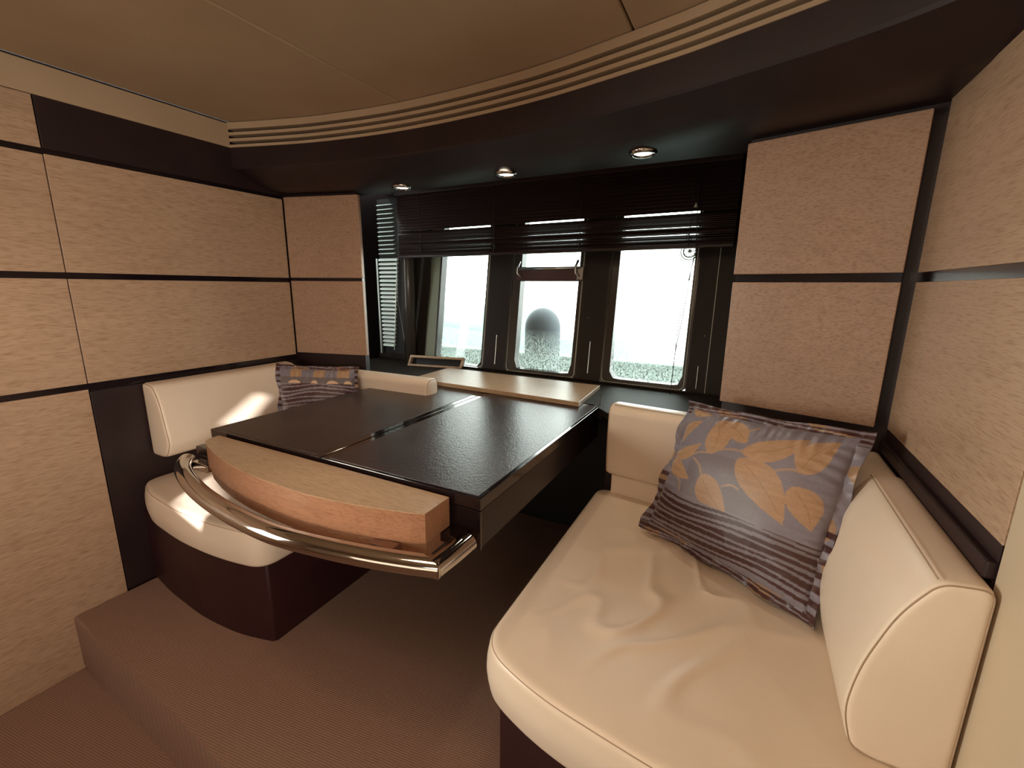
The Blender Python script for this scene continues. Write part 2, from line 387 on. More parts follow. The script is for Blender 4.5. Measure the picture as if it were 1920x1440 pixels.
# ---- downlights
for i, (x, y, lab) in enumerate(((-1.452, 1.696, 'recessed chrome downlight farthest from the tall right-hand oak panels'), (-.907, 1.681, 'middle recessed chrome downlight of the three over the windows'), (-.363, 1.625, 'recessed chrome downlight nearest the tall oak wall panels'))):
    t = thing('downlight', (x, y, .44), lab, 'light', 'recessed downlights in the dark soffit')
    b_ = B(); ring = []
    for rr, z in ((.030, .442), (.030, .434), (.037, .430), (.046, .4355), (.046, .4405)):
        ring.append([b_.verts.new((x + rr * math.cos(a), y + rr * math.sin(a), z)) for a in [2 * math.pi * k / 32 for k in range(32)]])
    for A, C in zip(ring, ring[1:]):
        for k in range(32): b_.faces.new((A[k], A[(k + 1) % 32], C[(k + 1) % 32], C[k]))
    obj('bezel', b_, CHROME, t, smooth=True)
    b_ = B(); bmesh.ops.create_circle(b_, cap_ends=True, segments=24, radius=.030, matrix=Matrix.Translation((x, y, .4375))); obj('lens', b_, BULB, t)
    l = light('downlight_glow', 'SPOT', (0, 0, -.012), 5, (1, .82, .58), .02, spot_size=math.radians(100), spot_blend=.6)
    l.parent = t; l.location = (0, 0, -.014)

# ---- shelf along the hull and lockers below
sh = obj('trim_3', prism(B(), [(-2.45, 1.64), (-1.75, 1.76), (-1.60, 1.852), (-.56, 1.852), (-.42, 1.70), (-.04, 1.70), (XR, 1.60), (XR + .05, 2.34), (-2.45, 2.34)], -.528, -.50, .003), SHELF); tag(sh, kind='structure')
wk = obj('wall_front', boxb(-1.36, -.44, 2.03, 2.08, -1.22, -.528), BLACK); tag(wk, kind='structure')
obj('side_panel', boxb(-1.37, -1.345, 1.70, 2.03, -1.22, -.528), DARK, wk); obj('side_panel', boxb(-.455, -.43, 1.73, 2.03, -1.22, -.528), DARK, wk)

# ---- window wall: leaning outwards, slightly turned
th = math.radians(-2); WO = Vector((-1.2, 2.33, -.49)); WX = Vector((math.cos(th), math.sin(th), 0)); WV = Vector((0, .15, 1)); WN = Vector((-math.sin(th), math.cos(th), 0)).normalized()
def w3(s, t, d=0.0): return WO + WX * s + WV * t + WN * d
def wbox(bm, s0, s1, t0, t1, d0=0, d1=.04, w=0.0): return frame_box(bm, WO, WX, WN, WV, s0, s1, d0, d1, t0, t1, w)
ww = obj('wall_window', wbox(B(), -1.35, 1.75, -.06, -.012, 0, .07), DARKG); tag(ww, kind='structure')
for s0, s1 in ((-1.35, -.686), (-.216, -.062), (.392, .531), (.969, 1.75)):
    obj('pillar', wbox(B(), s0, s1, -.012, 1.02, 0, .07, .002), PILLAR, ww)
obj('head_rail', wbox(B(), -1.35, 1.75, 1.02, 1.15, 0, .07), DARKG, ww)
obj('pale_joint', wbox(B(), 1.0565, 1.0595, 0, .72, -.003, .01), PALE, ww)
for s, t0, t1 in ((-.134, .03, .205), (.461, .035, .205), (1.018, .015, .125)):
    obj('pull_slot', tube(B(), [w3(s, t0, -.002), w3(s, t1, -.002)], .0035, 8), SATIN, ww)
for s, t in ((.437, .33), (1.03, .27)):
    b_ = B(); bmesh.ops.create_uvsphere(b_, u_segments=10, v_segments=6, radius=.0035, matrix=Matrix.Translation(w3(s, t))); obj('screw', b_, SATIN, ww, True)
obj('ledge_lip', prism(B(), [(-2.45, 2.345), (-2.45, 2.322), (-1.1, 2.298), (-.25, 2.262), (XR, 2.225), (XR, 2.25), (-.25, 2.28), (-1.1, 2.316)], -.50, -.487, .002), DARKG, ww)
def rrect(s0, s1, t0, t1, r): return roundpoly([(s0, t0), (s1, t0), (s1, t1), (s0, t1)], r, 6)
def ring_frame(bm, outer, inner, d0, d1, n=96):
    """frame between two rounded rectangles (both star-shaped) with depth"""
    def cast(poly):
        c = Vector(((outer[0][0] + outer[0][1]) / 2, (outer[0][2] + outer[0][3]) / 2)); P = rrect(*poly); out = []
        for k in range(n):
            a = 2 * math.pi * (k + .5) / n; d = Vector((math.cos(a), math.sin(a))); best = None
            for i in range(len(P)):
                p, q = P[i - 1], P[i]; e = q - p; den = d.x * e.y - d.y * e.x
                if abs(den) < 1e-12: continue
                w = p - c; t = (w.x * e.y - w.y * e.x) / den; u = (w.x * d.y - w.y * d.x) / den
                if t > 0 and -1e-6 <= u <= 1 + 1e-6 and (best is None or t > best): best = t
            out.append(c + d * best)
        return out
    O = cast(outer[0]); I = cast(inner)
    A = [bm.verts.new(w3(p.x, p.y, d0)) for p in O]; Bv = [bm.verts.new(w3(p.x, p.y, d0)) for p in I]
    C = [bm.verts.new(w3(p.x, p.y, d1)) for p in O]; D = [bm.verts.new(w3(p.x, p.y, d1)) for p in I]
    for k in range(n):
        j = (k + 1) % n
        bm.faces.new((A[k], A[j], Bv[j], Bv[k])); bm.faces.new((C[k], D[k], D[j], C[j])); bm.faces.new((Bv[k], Bv[j], D[j], D[k])); bm.faces.new((A[k], C[k], C[j], A[j]))
    return bm
def window(name, out, glass, r, reveal=RUBBER):
    t = bpy.data.objects.new(name, None); COL.objects.link(t); t.location = w3((out[0] + out[1]) / 2, out[2]); tag(t, kind='structure')
    obj('frame', ring_frame(B(), [(*out, .02)], (*glass[0], r), .0, .055), RUBBER, t, auto=35)
    obj('gasket', tube(B(), [w3(p.x, p.y, -.001) for p in rrect(out[0] + .012, out[1] - .012, out[2] + .012, out[3] - .012, .03)], .0028, 6, closed=True), PALE, t, True)
    return t
g1 = (-.589, -.238, .004, .985)
w1 = window('window_1', (-.69, -.212, -.012, 1.02), [g1], .035)
g2 = (0, .360, .018, .985)
w2 = window('window_2', (-.065, .395, -.012, 1.02), [g2], .035)
g3 = (.581, .948, .020, .985)
w3_ = window('window_3', (.528, .972, -.012, 1.02), [g3], .04)
def pane(t, g_, r=.03, name='pane', d=.045):
    b_ = B(); vs = [b_.verts.new(w3(p.x, p.y, d)) for p in rrect(g_[0] - .008, g_[1] + .008, g_[2] - .008, g_[3] + .008, r)]; b_.faces.new(vs); vs2 = [b_.verts.new(v.co + WN * .005) for v in vs]; b_.faces.new(vs2[::-1])
    for i in range(len(vs)): b_.faces.new((vs[i - 1], vs[i], vs2[i], vs2[i - 1]))
    return obj(name, b_, GLASS, t)
pane(w1, g1); pane(w3_, g3); pane(w2, (0, .36, .018, .53)); pane(w2, (0, .36, .60, .985))
obj('reveal', wbox(B(), -.672, -.600, .02, .99, -.004, -.001, .001), mat('lit_olive_reveal', (.20, .22, .15), .35), w1)  # daylight on the reveal is put into its pale olive colour
# opening portlight cross bar with hinges and catches
obj('cross_bar', wbox(B(), -.03, .385, .524, .604, -.012, .05, .008), mat('brown_anodised_bar', (.13, .085, .095), .28, .6), w2)
obj('hinge_rod', tube(B(), [w3(-.015, .592, -.018), w3(.375, .596, -.018)], .008, 10), SATIN, w2, True)
for s in (-.008, .352):
    obj('catch', tube(B(), [w3(s + .02, .548, -.02), w3(s, .568, -.03), w3(s - .004, .60, -.032), w3(s + .006, .636, -.022)], .007, 8), SATIN, w2, True)
obj('catch_plate', wbox(B(), .355, .39, .532, .60, -.022, -.01, .003), SATIN, w2)
# round vent disc on the last pane
b_ = B()
for rr, rt in ((.030, .004), (.042, .003), (.052, .002)):
    tube(b_, [w3(.915 + rr * math.cos(a), .672 + rr * math.sin(a), .038) for a in [2 * math.pi * k / 28 for k in range(28)]], rt, 5, closed=True)
for a in range(6):
    c_, s_ = .028 * math.cos(a * math.pi / 6), .028 * math.sin(a * math.pi / 6); tube(b_, [w3(.915 - c_, .672 - s_, .038), w3(.915 + c_, .672 + s_, .038)], .0022, 5)
o = obj('vent_disc', b_, mat('clear_green_plastic', (.75, .9, .82), .3), None, auto=30); tag(o, 'small round ribbed green-grey vent disc high on the pane behind the loose cord', 'vent')

# ---- slatted side grille (two heights, one thing)
gr = thing('side_grille', (-2.1, 2.30, -.42), 'tall pale slatted grille on dark lining beside the first window', 'grille')
def gx(z, a, b):            # grille edges run slightly inwards towards the foot
    return a + (b - a) * (z + .40) / (.17 + .40)
zs = [(-.40 + i * .0265) for i in range(22)]
for z in zs: obj('slat', frame_box(B(), Vector((0, 2.285, z)), Vector((1, 0, 0)), Vector((0, 1, .3)), Vector((0, 0, 1)), gx(z, -2.178, -2.184), gx(z, -2.082, -2.024), 0, .02, 0, .013, .001), GRILLE, gr)
for i in range(12):
    z = .20 + i * .027; obj('slat', frame_box(B(), Vector((0, 2.285, z)), Vector((1, 0, 0)), Vector((0, 1, .3)), Vector((0, 0, 1)), -2.18, -2.05, 0, .02, 0, .004, .001), GRILLE, gr)
obj('edge_bead', tube(B(), [(-2.190, 2.28, -.45), (-2.192, 2.28, .172)], .006, 8), GRILLE, gr, True)
obj('edge_bead', tube(B(), [(-2.076, 2.28, -.42), (-2.018, 2.28, .172)], .003, 8), GRILLE, gr, True)
obj('backing', prism(B(), [(-2.195, 2.31), (-2.01, 2.31), (-2.01, 2.316), (-2.195, 2.316)], -.45, .54), BLACK, gr)
wc = tube(B(), [(-2.012, 2.27, .17), (-2.018, 2.27, -.1), (-1.985, 2.27, -.30), (-1.965, 2.27, -.45)], .0016, 6); tag(obj('wiring_lead', wc, mat('grey_lead', (.3, .3, .28), .5), smooth=True), 'thin grey lead running down beside the pale slatted grille', 'cable')
col = obj('trim_4', tube(B(), [(-1.955, 2.30, -.50), (-1.955, 2.31, .55)], .040, 20), mat('dark_bronze_liner', (.05, .042, .034), .25), smooth=True); tag(col, kind='structure')

# ---- venetian blind
bl = thing('venetian_blind', (-1.05, 2.26, .18), 'wide dark brown slatted blind raised halfway over the three windows', 'blind')
BX0, BX1 = -1.985, -.085
def bz(x): return .012 * (x + 1.985) / 1.9      # hangs a little higher at one end
def slat(z, tilt, w=.026, name='slat'):
    b_ = B(); d = random.uniform(-.0012, .0012)
    nseg = 2
    cy, cz = math.cos(tilt) * w / 2, math.sin(tilt) * w / 2
    rows = []
    for x in (BX0, (BX0 + BX1) / 2, BX1):
        zz = z + bz(x) + d * (x + 1)
        rows.append([b_.verts.new((x, 2.262 + cy * u, zz + cz * u + .0018 * (1 - u * u) + dz)) for u, dz in ((-1, 0), (0, 0), (1, 0), (1, -.0012), (0, -.0012), (-1, -.0012))])
    for A, C in zip(rows, rows[1:]):
        for i in range(6): b_.faces.new((A[i], A[(i + 1) % 6], C[(i + 1) % 6], C[i]))
    b_.faces.new(rows[0]); b_.faces.new(rows[-1][::-1])
    return obj(name, b_, SLAT, bl)
b_ = B(); hexa(b_, [(BX0, 2.247, .170), (BX1, 2.247, .182), (BX1, 2.277, .182), (BX0, 2.277, .170), (BX0, 2.247, .184), (BX1, 2.247, .196), (BX1, 2.277, .196), (BX0, 2.277, .184)], .003); obj('bottom_rail', b_, SLAT, bl)
for i in range(15): slat(.1925 + i * .0087 + random.uniform(-.0009, .0009), random.uniform(.30, .42) if i in (2, 4, 5, 8) else random.uniform(.55, .85))
for i in range(12): slat(.342 + i * .0167, 1.12 + random.uniform(-.06, .03))
obj('head_rail', boxb(BX0, BX1, 2.235, 2.290, .535, .56, w=.002), SLAT, bl)
for x in (-1.80, -1.29, -.79, -.27):
    obj('lift_cord', tube(B(), [(x, 2.246, .535), (x + .003, 2.244, .36), (x - .002, 2.246, .18)], .0016, 6), CORD, bl, True)
    b_ = B(); 
    for q in range(3): tube(b_, [(x + .012 * math.cos(a + q), 2.240 + .004 * math.sin(3 * a), .215 + q * .009 + .010 * math.sin(a)) for a in [2 * math.pi * k / 14 for k in range(14)]], .0018, 5, closed=True)
    obj('cord_knot', b_, CORD, bl, True)
for dx in (0, .006):
    obj('pull_cord', tube(B(), [(-.250, 2.235, .53), (-.243 - dx, 2.232, .35), (-.236 + dx, 2.225, .178), (-.246, 2.22, .09), (-.258 - dx * 1.5, 2.22, -.05), (-.268 - dx * 2, 2.22, -.16), (-.277 - dx, 2.22, -.23), (-.284, 2.22, -.30), (-.287, 2.22, -.40), (-.290, 2.22, -.50)], .0017, 6), CORD, bl, True)
b_ = B(); tube(b_, [(-.252, 2.228, .372), (-.252, 2.228, .352)], lambda t: .004 + .004 * t, 10); obj('cord_bead', b_, PALE, bl, True)

# ---- leaning oak tray frame on the shelf
tr = thing('oak_tray', (-1.72, 2.25, -.50), 'shallow pale oak tray frame propped on the shelf below the first window', 'tray')
TO = Vector((-1.905, 2.205, -.50)); tx = Vector((.365, .075, 0)).normalized(); ty = Vector((-tx.y, tx.x, 0)); tz = Vector((0, .35, 1)).normalized() + tx * .10
tyn = (ty - tz * ty.dot(tz)).normalized()
for (a, b, c, d) in ((0, .372, .056, .070), (0, .372, 0, .012), (0, .014, .012, .056), (.358, .372, .012, .056)):
    obj('frame_rail', frame_box(B(), TO, tx, tyn, tz, a, b, 0, .035, c, d, .0015), OAK_T, tr)
obj('back_panel', frame_box(B(), TO, tx, tyn, tz, .014, .358, .030, .034, .012, .056), BLACK, tr)

# ================================================================== TABLE
tb = thing('dining_table', (-1.08, 1.3, -.63), 'square folding dining table with dark leather leaves, oak nose and steel grab rail', 'table')
TX0, TX1, TY0, TY1, TC = -1.640, -.523, .848, 1.842, -1.081
for x0, x1 in ((TX0, TC - .002), (TC + .002, TX1)):
    lf = obj('leaf', boxb(x0, x1, TY0, TY1, -.533, -.5005, w=.002), GLOSS, tb)
    ins = (x0 + .009, x1 - .026) if x0 == TX0 else (x0 + .026, x1 - .012)
    obj('leather_inset', boxb(ins[0], ins[1], TY0 + .010, TY1 - .012, -.502, -.4995, w=.0008), INSET, lf)
ap = obj('apron', boxb(TX0 + .03, TX1 - .004, TY0 + .004, TY1, -.640, -.536, w=.002), mat('dark_satin_apron', (.014, .008, .008), .25, spec=.3), tb)
obj('corner_bead', boxb(TX1 - .010, TX1 - .001, TY0 + .001, TY0 + .010, -.642, -.536, w=.002), GLOSS, ap)
obj('hinge_bracket', boxb(TX1 - .055, TX1 + .012, 1.842, 1.90, -.56, -.515, w=.003), GLOSS, tb)
obj('hinge_pin', tube(B(), [(TX1 - .005, 1.85, -.50), (TX1 - .005, 1.85, -.46)], .0025, 6), CHROME, tb)
NOSE = [(-1.569, .836), (-1.565, .800), (-1.548, .780), (-1.50, .758), (-1.40, .727), (-1.30, .704), (-1.20, .689), (-1.10, .681), (-1.0, .677), (-.93, .678), (-.83, .688), (-.72, .708), (-.64, .728), (-.606, .741), (-.606, .836)]
ns = obj('oak_nose', prism(B(), NOSE, -.588, -.511, .0012, 1), OAK_E, tb)
tp = obj('oak_top', prism(B(), [(p[0], p[1]) for p in NOSE], -.5112, -.5098), OAK_T, ns)
NS2 = [(p[0] * .996 - .0045, p[1] + .006) for p in NOSE[:-1]] + [(-.609, .84)]
obj('lower_ply', prism(B(), NS2, -.625, -.590, .0012, 1), OAK_E, tb)
obj('latch_tab', boxb(-.735, -.665, .690, .72, -.606, -.590, w=.002), mat('dark_oak_latch', (.16, .075, .045), .4), tb)
RC = [(-1.682, .782), (-1.640, .750), (-1.59, .724), (-1.50, .692), (-1.40, .665), (-1.30, .645), (-1.20, .631), (-1.10, .622), (-1.0, .618), (-.92, .623), (-.84, .634), (-.76, .648), (-.68, .665), (-.60, .686), (-.548, .702)]
rc = [Vector((p[0], p[1], -.603)) for p in RC]
sm = []
for i in range(len(rc) - 1):
    p0, p1, p2, p3 = rc[max(i - 1, 0)], rc[i], rc[i + 1], rc[min(i + 2, len(rc) - 1)]
    for k in range(5):
        f = k / 5; sm.append(.5 * ((2 * p1) + (p2 - p0) * f + (2 * p0 - 5 * p1 + 4 * p2 - p3) * f * f + (3 * p1 - p0 - 3 * p2 + p3) * f ** 3))
sm.append(rc[-1] + (rc[-1] - rc[-2]).normalized() * .012)
rail = obj('grab_rail', tube(B(), sm, .026, 28, rz=.024), CHROME, tb, auto=40)
obj('rail_return', tube(B(), [(-.548, .690, -.603), (-.540, .75, -.600), (-.536, .812, -.598)], .026, 28, rz=.024), CHROME, tb, auto=40)
obj('rail_bracket', boxb(-1.635, -1.545, .770, .800, -.622, -.594, w=.004), CHROME, tb)
obj('rail_arm', boxb(-1.665, -1.56, .805, .835, -.585, -.555, w=.003), GLOSS, tb)
obj('rail_arm', boxb(-1.60, -.56, .80, .850, -.612, -.590, w=.002), GLOSS, tb)
# oak board on the shelf behind the table
bd = obj('oak_board', prism(B(), [(-1.545, 1.822), (-.597, 1.772), (-.618, 2.150), (-1.560, 2.172)], -.4985, -.478, .0015, 1), OAK_T)
tag(bd, 'long pale oak board lying between dark table and windows', 'board')

# ================================================================== SEATING
MZ = lambda p, q, w: (p, q, w)
def settee(root, outline, z0, z1, base_ol, disp, side=.006, r=.022):
    b_ = B(); base = soft(b_, outline, z0, z1, r, MZ, n=220, k=46, bulge=.012, side=side, disp=disp)
    c = obj('seat_cushion', b_, LEATHER, root, smooth=True)
    obj('seam', seam_ring(base, r, z1 - r * .32, MZ, .0013, .30), STITCH, c, True)
    obj('plinth', prism(B(), base_ol, -1.2195, z0 + .004, .004), MAROON, root, auto=40)
    return c
def wrinkle(cx, cy):
    def f(x, y, s):
        m = min(1, s * 3.0)
        d = math.hypot(x - cx, (y - cy) * .8)
        wx = .6 * math.sin(y * 9.0 + 1.3) + .5 * math.sin(x * 7.0 - y * 5.0); wy = .5 * math.sin(x * 8.0 + .4) + .5 * math.sin(y * 6.0 + x * 6.0)
        a = .55 * math.sin(x * 15 + wx * 2.2 + y * 6) * math.cos(y * 11 - wy * 1.8 + x * 4) + .22 * math.sin(x * 27 - y * 19 + wx * 2)
        ridge = max(0, 1 - abs(a) * 3.2) ** 1.6
        b = .5 * math.sin(x * 6.3 + 1.1) * math.cos(y * 5.2 + .7)
        return m * (.0095 * ridge * math.exp(-(d / .30) ** 2) + .009 * b - .006 * math.exp(-(d / .2) ** 2))
    return f
sr = thing('settee', (.0, 1.15, -1.22), 'near cream leather settee with wrinkled seat against the tall oak panels', 'settee', 'cream leather settees')
olR = roundpoly([(XR - .003, 1.60), (-.462, 1.662), (-.458, .735), (-.30, .672), (-.05, .636), (.15, .618), (XR - .003, .60)], [.04, .06, .08, .1, .1, .1, .04], 8)
settee(sr, olR, -.92, -.785, [(XR - .01, 1.60), (-.42, 1.64), (-.428, .78), (-.25, .715), (-.05, .672), (.15, .655), (XR - .01, .64)], wrinkle(-.12, 1.02))
# side backrest: wedge profile (x,z) swept along y; outline ccw in (x,z)
MY = lambda p, q, w: (p, w, q)
def prof(x_wall, sgn, zt, zb, top=.066, mid=.150, low=.132):
    P = [(x_wall, zb), (x_wall, zt), (x_wall + sgn * top, zt - .008), (x_wall + sgn * (top + .040), zt - .075), (x_wall + sgn * (mid - .010), zt - .19), (x_wall + sgn * mid, zt - (zt - zb) * .78), (x_wall + sgn * low, zb + .012), (x_wall + sgn * (low - .03), zb)]
    A = sum(P[i - 1][0] * P[i][1] - P[i][0] * P[i - 1][1] for i in range(len(P)))
    rr = [.02, .022, .020, .06, .06, .05, .03, .02]
    if A < 0: P = P[::-1]; rr = rr[::-1]
    return roundpoly(P, rr, 5)
def backrest(root, pr, y0, y1, name='backrest', r=.014, seam_end=-1, bulge=.006, M=MY):
    b_ = B(); base = soft(b_, pr, y0, y1, r, M, n=120, k=8, bulge=bulge, rs=5)
    o = obj(name, b_, LEATHER, root, smooth=True)
    w = y0 + r * .25 if seam_end < 0 else y1 - r * .25
    obj('seam', seam_ring(base, r, w, M, .0013, .25), STITCH, o, True)
    return o
bR = backrest(sr, prof(XR - .004, -1, -.420, -.783), .825, 1.285, r=.012)
obj('seam', tube(B(), [(XR - .070, y, -.4265) for y in [.835 + .04 * i for i in range(12)]], .0013, 5), STITCH, bR, True)
backrest(sr, prof(XR - .006, -1, -.428, -.778, .055, .10, .09), 1.292, 1.50, 'corner_backrest', r=.018, bulge=.004)
# back cushion below the window-side panel
dR = Vector((.70, -.085, 0)).normalized(); nR = Vector((-dR.y, dR.x, 0))
def MB(O, d, n): return lambda p, q, w: tuple(O + d * w + n * p + Vector((0, 0, q)))
pf = roundpoly([(0.0, -.705), (.085, -.705), (.085, -.425), (.02, -.425), (-.004, -.445), (-.010, -.58)], [.026, .026, .028, .028, .03, .1], 6)
bm_ = MB(Vector((-.425, 1.605, 0)), dR, nR)
backrest(sr, pf, 0, .70, 'back_cushion', r=.018, M=bm_)
obj('lower_band', frame_box(B(), Vector((-.425, 1.605, 0)), dR, nR, Vector((0, 0, 1)), .02, .70, .02, .07, -.785, -.70, .004), LEATHER, sr)
obj('cushion_top_seam', tube(B(), [bm_(.012, -.4265, .02 + .66 * i / 10) for i in range(11)], .0013, 5), STITCH, sr, True)

sl = thing('settee', (-1.73, 1.15, -1.22), 'far cream leather settee with curved seat, partly under the table nose', 'settee', 'cream leather settees')
olL = roundpoly([(XL + .004, 1.64), (XL + .004, .815), (-1.98, .762), (-1.724, .736), (-1.50, .742), (-1.312, .775), (-1.318, 1.66)], [.04, .05, .1, .1, .1, .07, .05], 8)
settee(sl, olL, -.92, -.785, roundpoly([(XL + .002, 1.66), (XL + .002, .80), (-1.948, .776), (-1.68, .756), (-1.48, .770), (-1.338, .806), (-1.352, 1.66)], [0, 0, .05, .1, .1, .01, 0], 5), lambda x, y, s: .004 * noise.noise(Vector((x * 4, y * 4, 0))) * min(1, s * 3))
backrest(sl, prof(XL + .004, 1, -.385, -.690, .075, .145, .115), .860, 1.50, r=.016)
dL = Vector((.72, .02, 0)).normalized(); nL = Vector((-dL.y, dL.x, 0))
bmL = MB(Vector((-1.995, 1.598, 0)), dL, nL)
backrest(sl, roundpoly([(0.0, -.705), (.085, -.705), (.085, -.428), (.02, -.428), (-.004, -.445), (-.010, -.58)], [.026, .026, .028, .028, .03, .1], 6), .02, .715, 'back_cushion', r=.018, seam_end=1, M=bmL)
obj('lower_band', frame_box(B(), Vector((-1.995, 1.598, 0)), dL, nL, Vector((0, 0, 1)), .02, .69, .02, .07, -.785, -.70, .004), LEATHER, sl)

# ================================================================== PILLOWS (woven leaf and stripe pattern stored as the cloth's own colours)
BGc = (.205, .185, .225); BG2 = (.150, .125, .130); TAN = (.40, .245, .145); STR = (.055, .018, .016); STEM = (.36, .24, .17)
LEAVES = [((-.38, .38), (-.50, .90), .15), ((-.03, .66), (-.50, .90), .12), ((-.03, .51), (.60, .88), .15), ((-.03, .43), (.64, -.18), .21), ((-.39, .07), (.05, -.33), .17),
          ((-1.0, .19), (-.54, -.06), .12), ((-.98, .20), (-.56, .49), .10), ((.62, .45), (.86, .92), .17), ((.60, .27), (.90, -.14), .17), ((-.98, 1.05), (-.66, .96), .07), ((-1.02, .42), (-.72, .84), .10), ((.30, -.92), (.75, -1.0), .08)]
STEMS = [((-.68, .24), (-.41, .39)), ((-.41, .39), (-.03, .53)), ((-.41, .40), (.02, .92)), ((-.60, .26), (-.40, .07)), ((-.80, -.06), (-.62, -.27)), ((-.10, .0), (.10, .04)), ((.37, .38), (.66, .46))]
def leaf(u, v, a, b, w):
    ax, ay = b[0] - a[0], b[1] - a[1]; L = math.hypot(ax, ay); ax /= L; ay /= L
    s = ((u - a[0]) * ax + (v - a[1]) * ay) / L; d = -(u - a[0]) * ay + (v - a[1]) * ax
    if s < 0 or s > 1: return 0
    d -= .05 * math.sin(math.pi * s) * (1 if (a[0] * 7 + b[1] * 3) % 2 > 1 else -1)
    hw = w * (math.sin(math.pi * s ** .75) ** .9)
    if abs(d) >= hw: return 0
    return 2 if abs(d) < .007 and .1 < s < .85 else 1
def seg(u, v, a, b, w):
    ax, ay = b[0] - a[0], b[1] - a[1]; L2 = ax * ax + ay * ay; t = max(0, min(1, ((u - a[0]) * ax + (v - a[1]) * ay) / L2))
    L = math.sqrt(L2); d = (-(u - a[0]) * ay + (v - a[1]) * ax) / L
    return 0 < t < 1 and abs(d - .035 * math.sin(math.pi * t)) < w
def stripes(u, v, top, bot, n, ph=0):
    if v > top + .05 or v < bot - .03: return False
    q = (top - v) / (top - bot) * n
    q += .55 * math.sin(2.6 * u + ph) + .10 * math.sin(6.3 * u + q * .8 + ph)
    i = round(q); dd = abs(q - i); wd = .29 + .13 * math.sin(3.1 * u + i * 2.3 + ph)
    return 0 <= i <= n and dd < wd
def colour(u, v, flip):
    if flip:
        if v > .78:
            k = math.floor((u + 1) * 3.2); return TAN if k % 2 else BGc
        if v > .60:
            for c, w_ in ((-.55, .20), (-.02, .10), (.45, .17), (.85, .12)):
                if v < .70 and math.hypot((u - c) / w_ * .2, (v - .60) * 1.9) < .17: return (.62, .42, .28)
            return BG2
        if stripes(u, v, .58, -.02, 6, 1.0): return STR
        if v < -.05:
            for a, b, w in LEAVES:
                if leaf(u, -v - .9, a, b, w): return TAN
            if v < -.12 and u < .1 and math.hypot(u + .6, (v + .22) * 1.6) < .22: return TAN
        return BGc
    if v < -.30:
        if stripes(u, v, -.32, -.92, 7): return STR
        if v < -.97: 
            return TAN if noise.noise(Vector((u * 2.5, v * 2, 9))) > .08 else BGc
        return BGc if noise.noise(Vector((u * 2, v * 2, 1))) > -.1 else tuple((a + b) / 2 for a, b in zip(BGc, BG2))
    for a, b, w in LEAVES:
        k_ = leaf(u, v, a, b, w)
        if k_:
            if k_ == 2: return tuple(c * .8 for c in TAN)
            s_ = noise.noise(Vector((u * 3, v * 22, 3))) * .12 + 1
            return tuple(c * s_ for c in TAN)
    for a, b in STEMS:
        if seg(u, v, a, b, .014): return STEM
    if -.62 < u < .35 and -.28 < v < .40: return tuple((a + b) / 2 for a, b in zip(BGc, BG2))
    return BGc
def cloth_mat():
    def b(nt, p):
        a = nt.nodes.new('ShaderNodeVertexColor'); a.layer_name = 'weave'
        n = tex(nt, 'ShaderNodeTexNoise', 260, Detail=2); r = ramp(nt, n.outputs['Fac'], [(.3, (.88, .88, .88)), (.7, (1.08, 1.08, 1.08))])
        m = mixc(nt, a.outputs[0], r.outputs[0], .8); nt.links.new(m.outputs[2], p.inputs['Base Color'])
        n2 = tex(nt, 'ShaderNodeTexNoise', 16, Detail=3); b1 = bump(nt, p, n2.outputs['Fac'], .30, .008); bump(nt, p, n.outputs['Fac'], .1, .001, b1)
        p.inputs['Sheen Weight'].default_value = .25; p.inputs['Sheen Roughness'].default_value = .4
    return mat('satin_leaf_weave', (.3, .3, .3), .42, spec=.5, build=b)
CLOTH = cloth_mat()
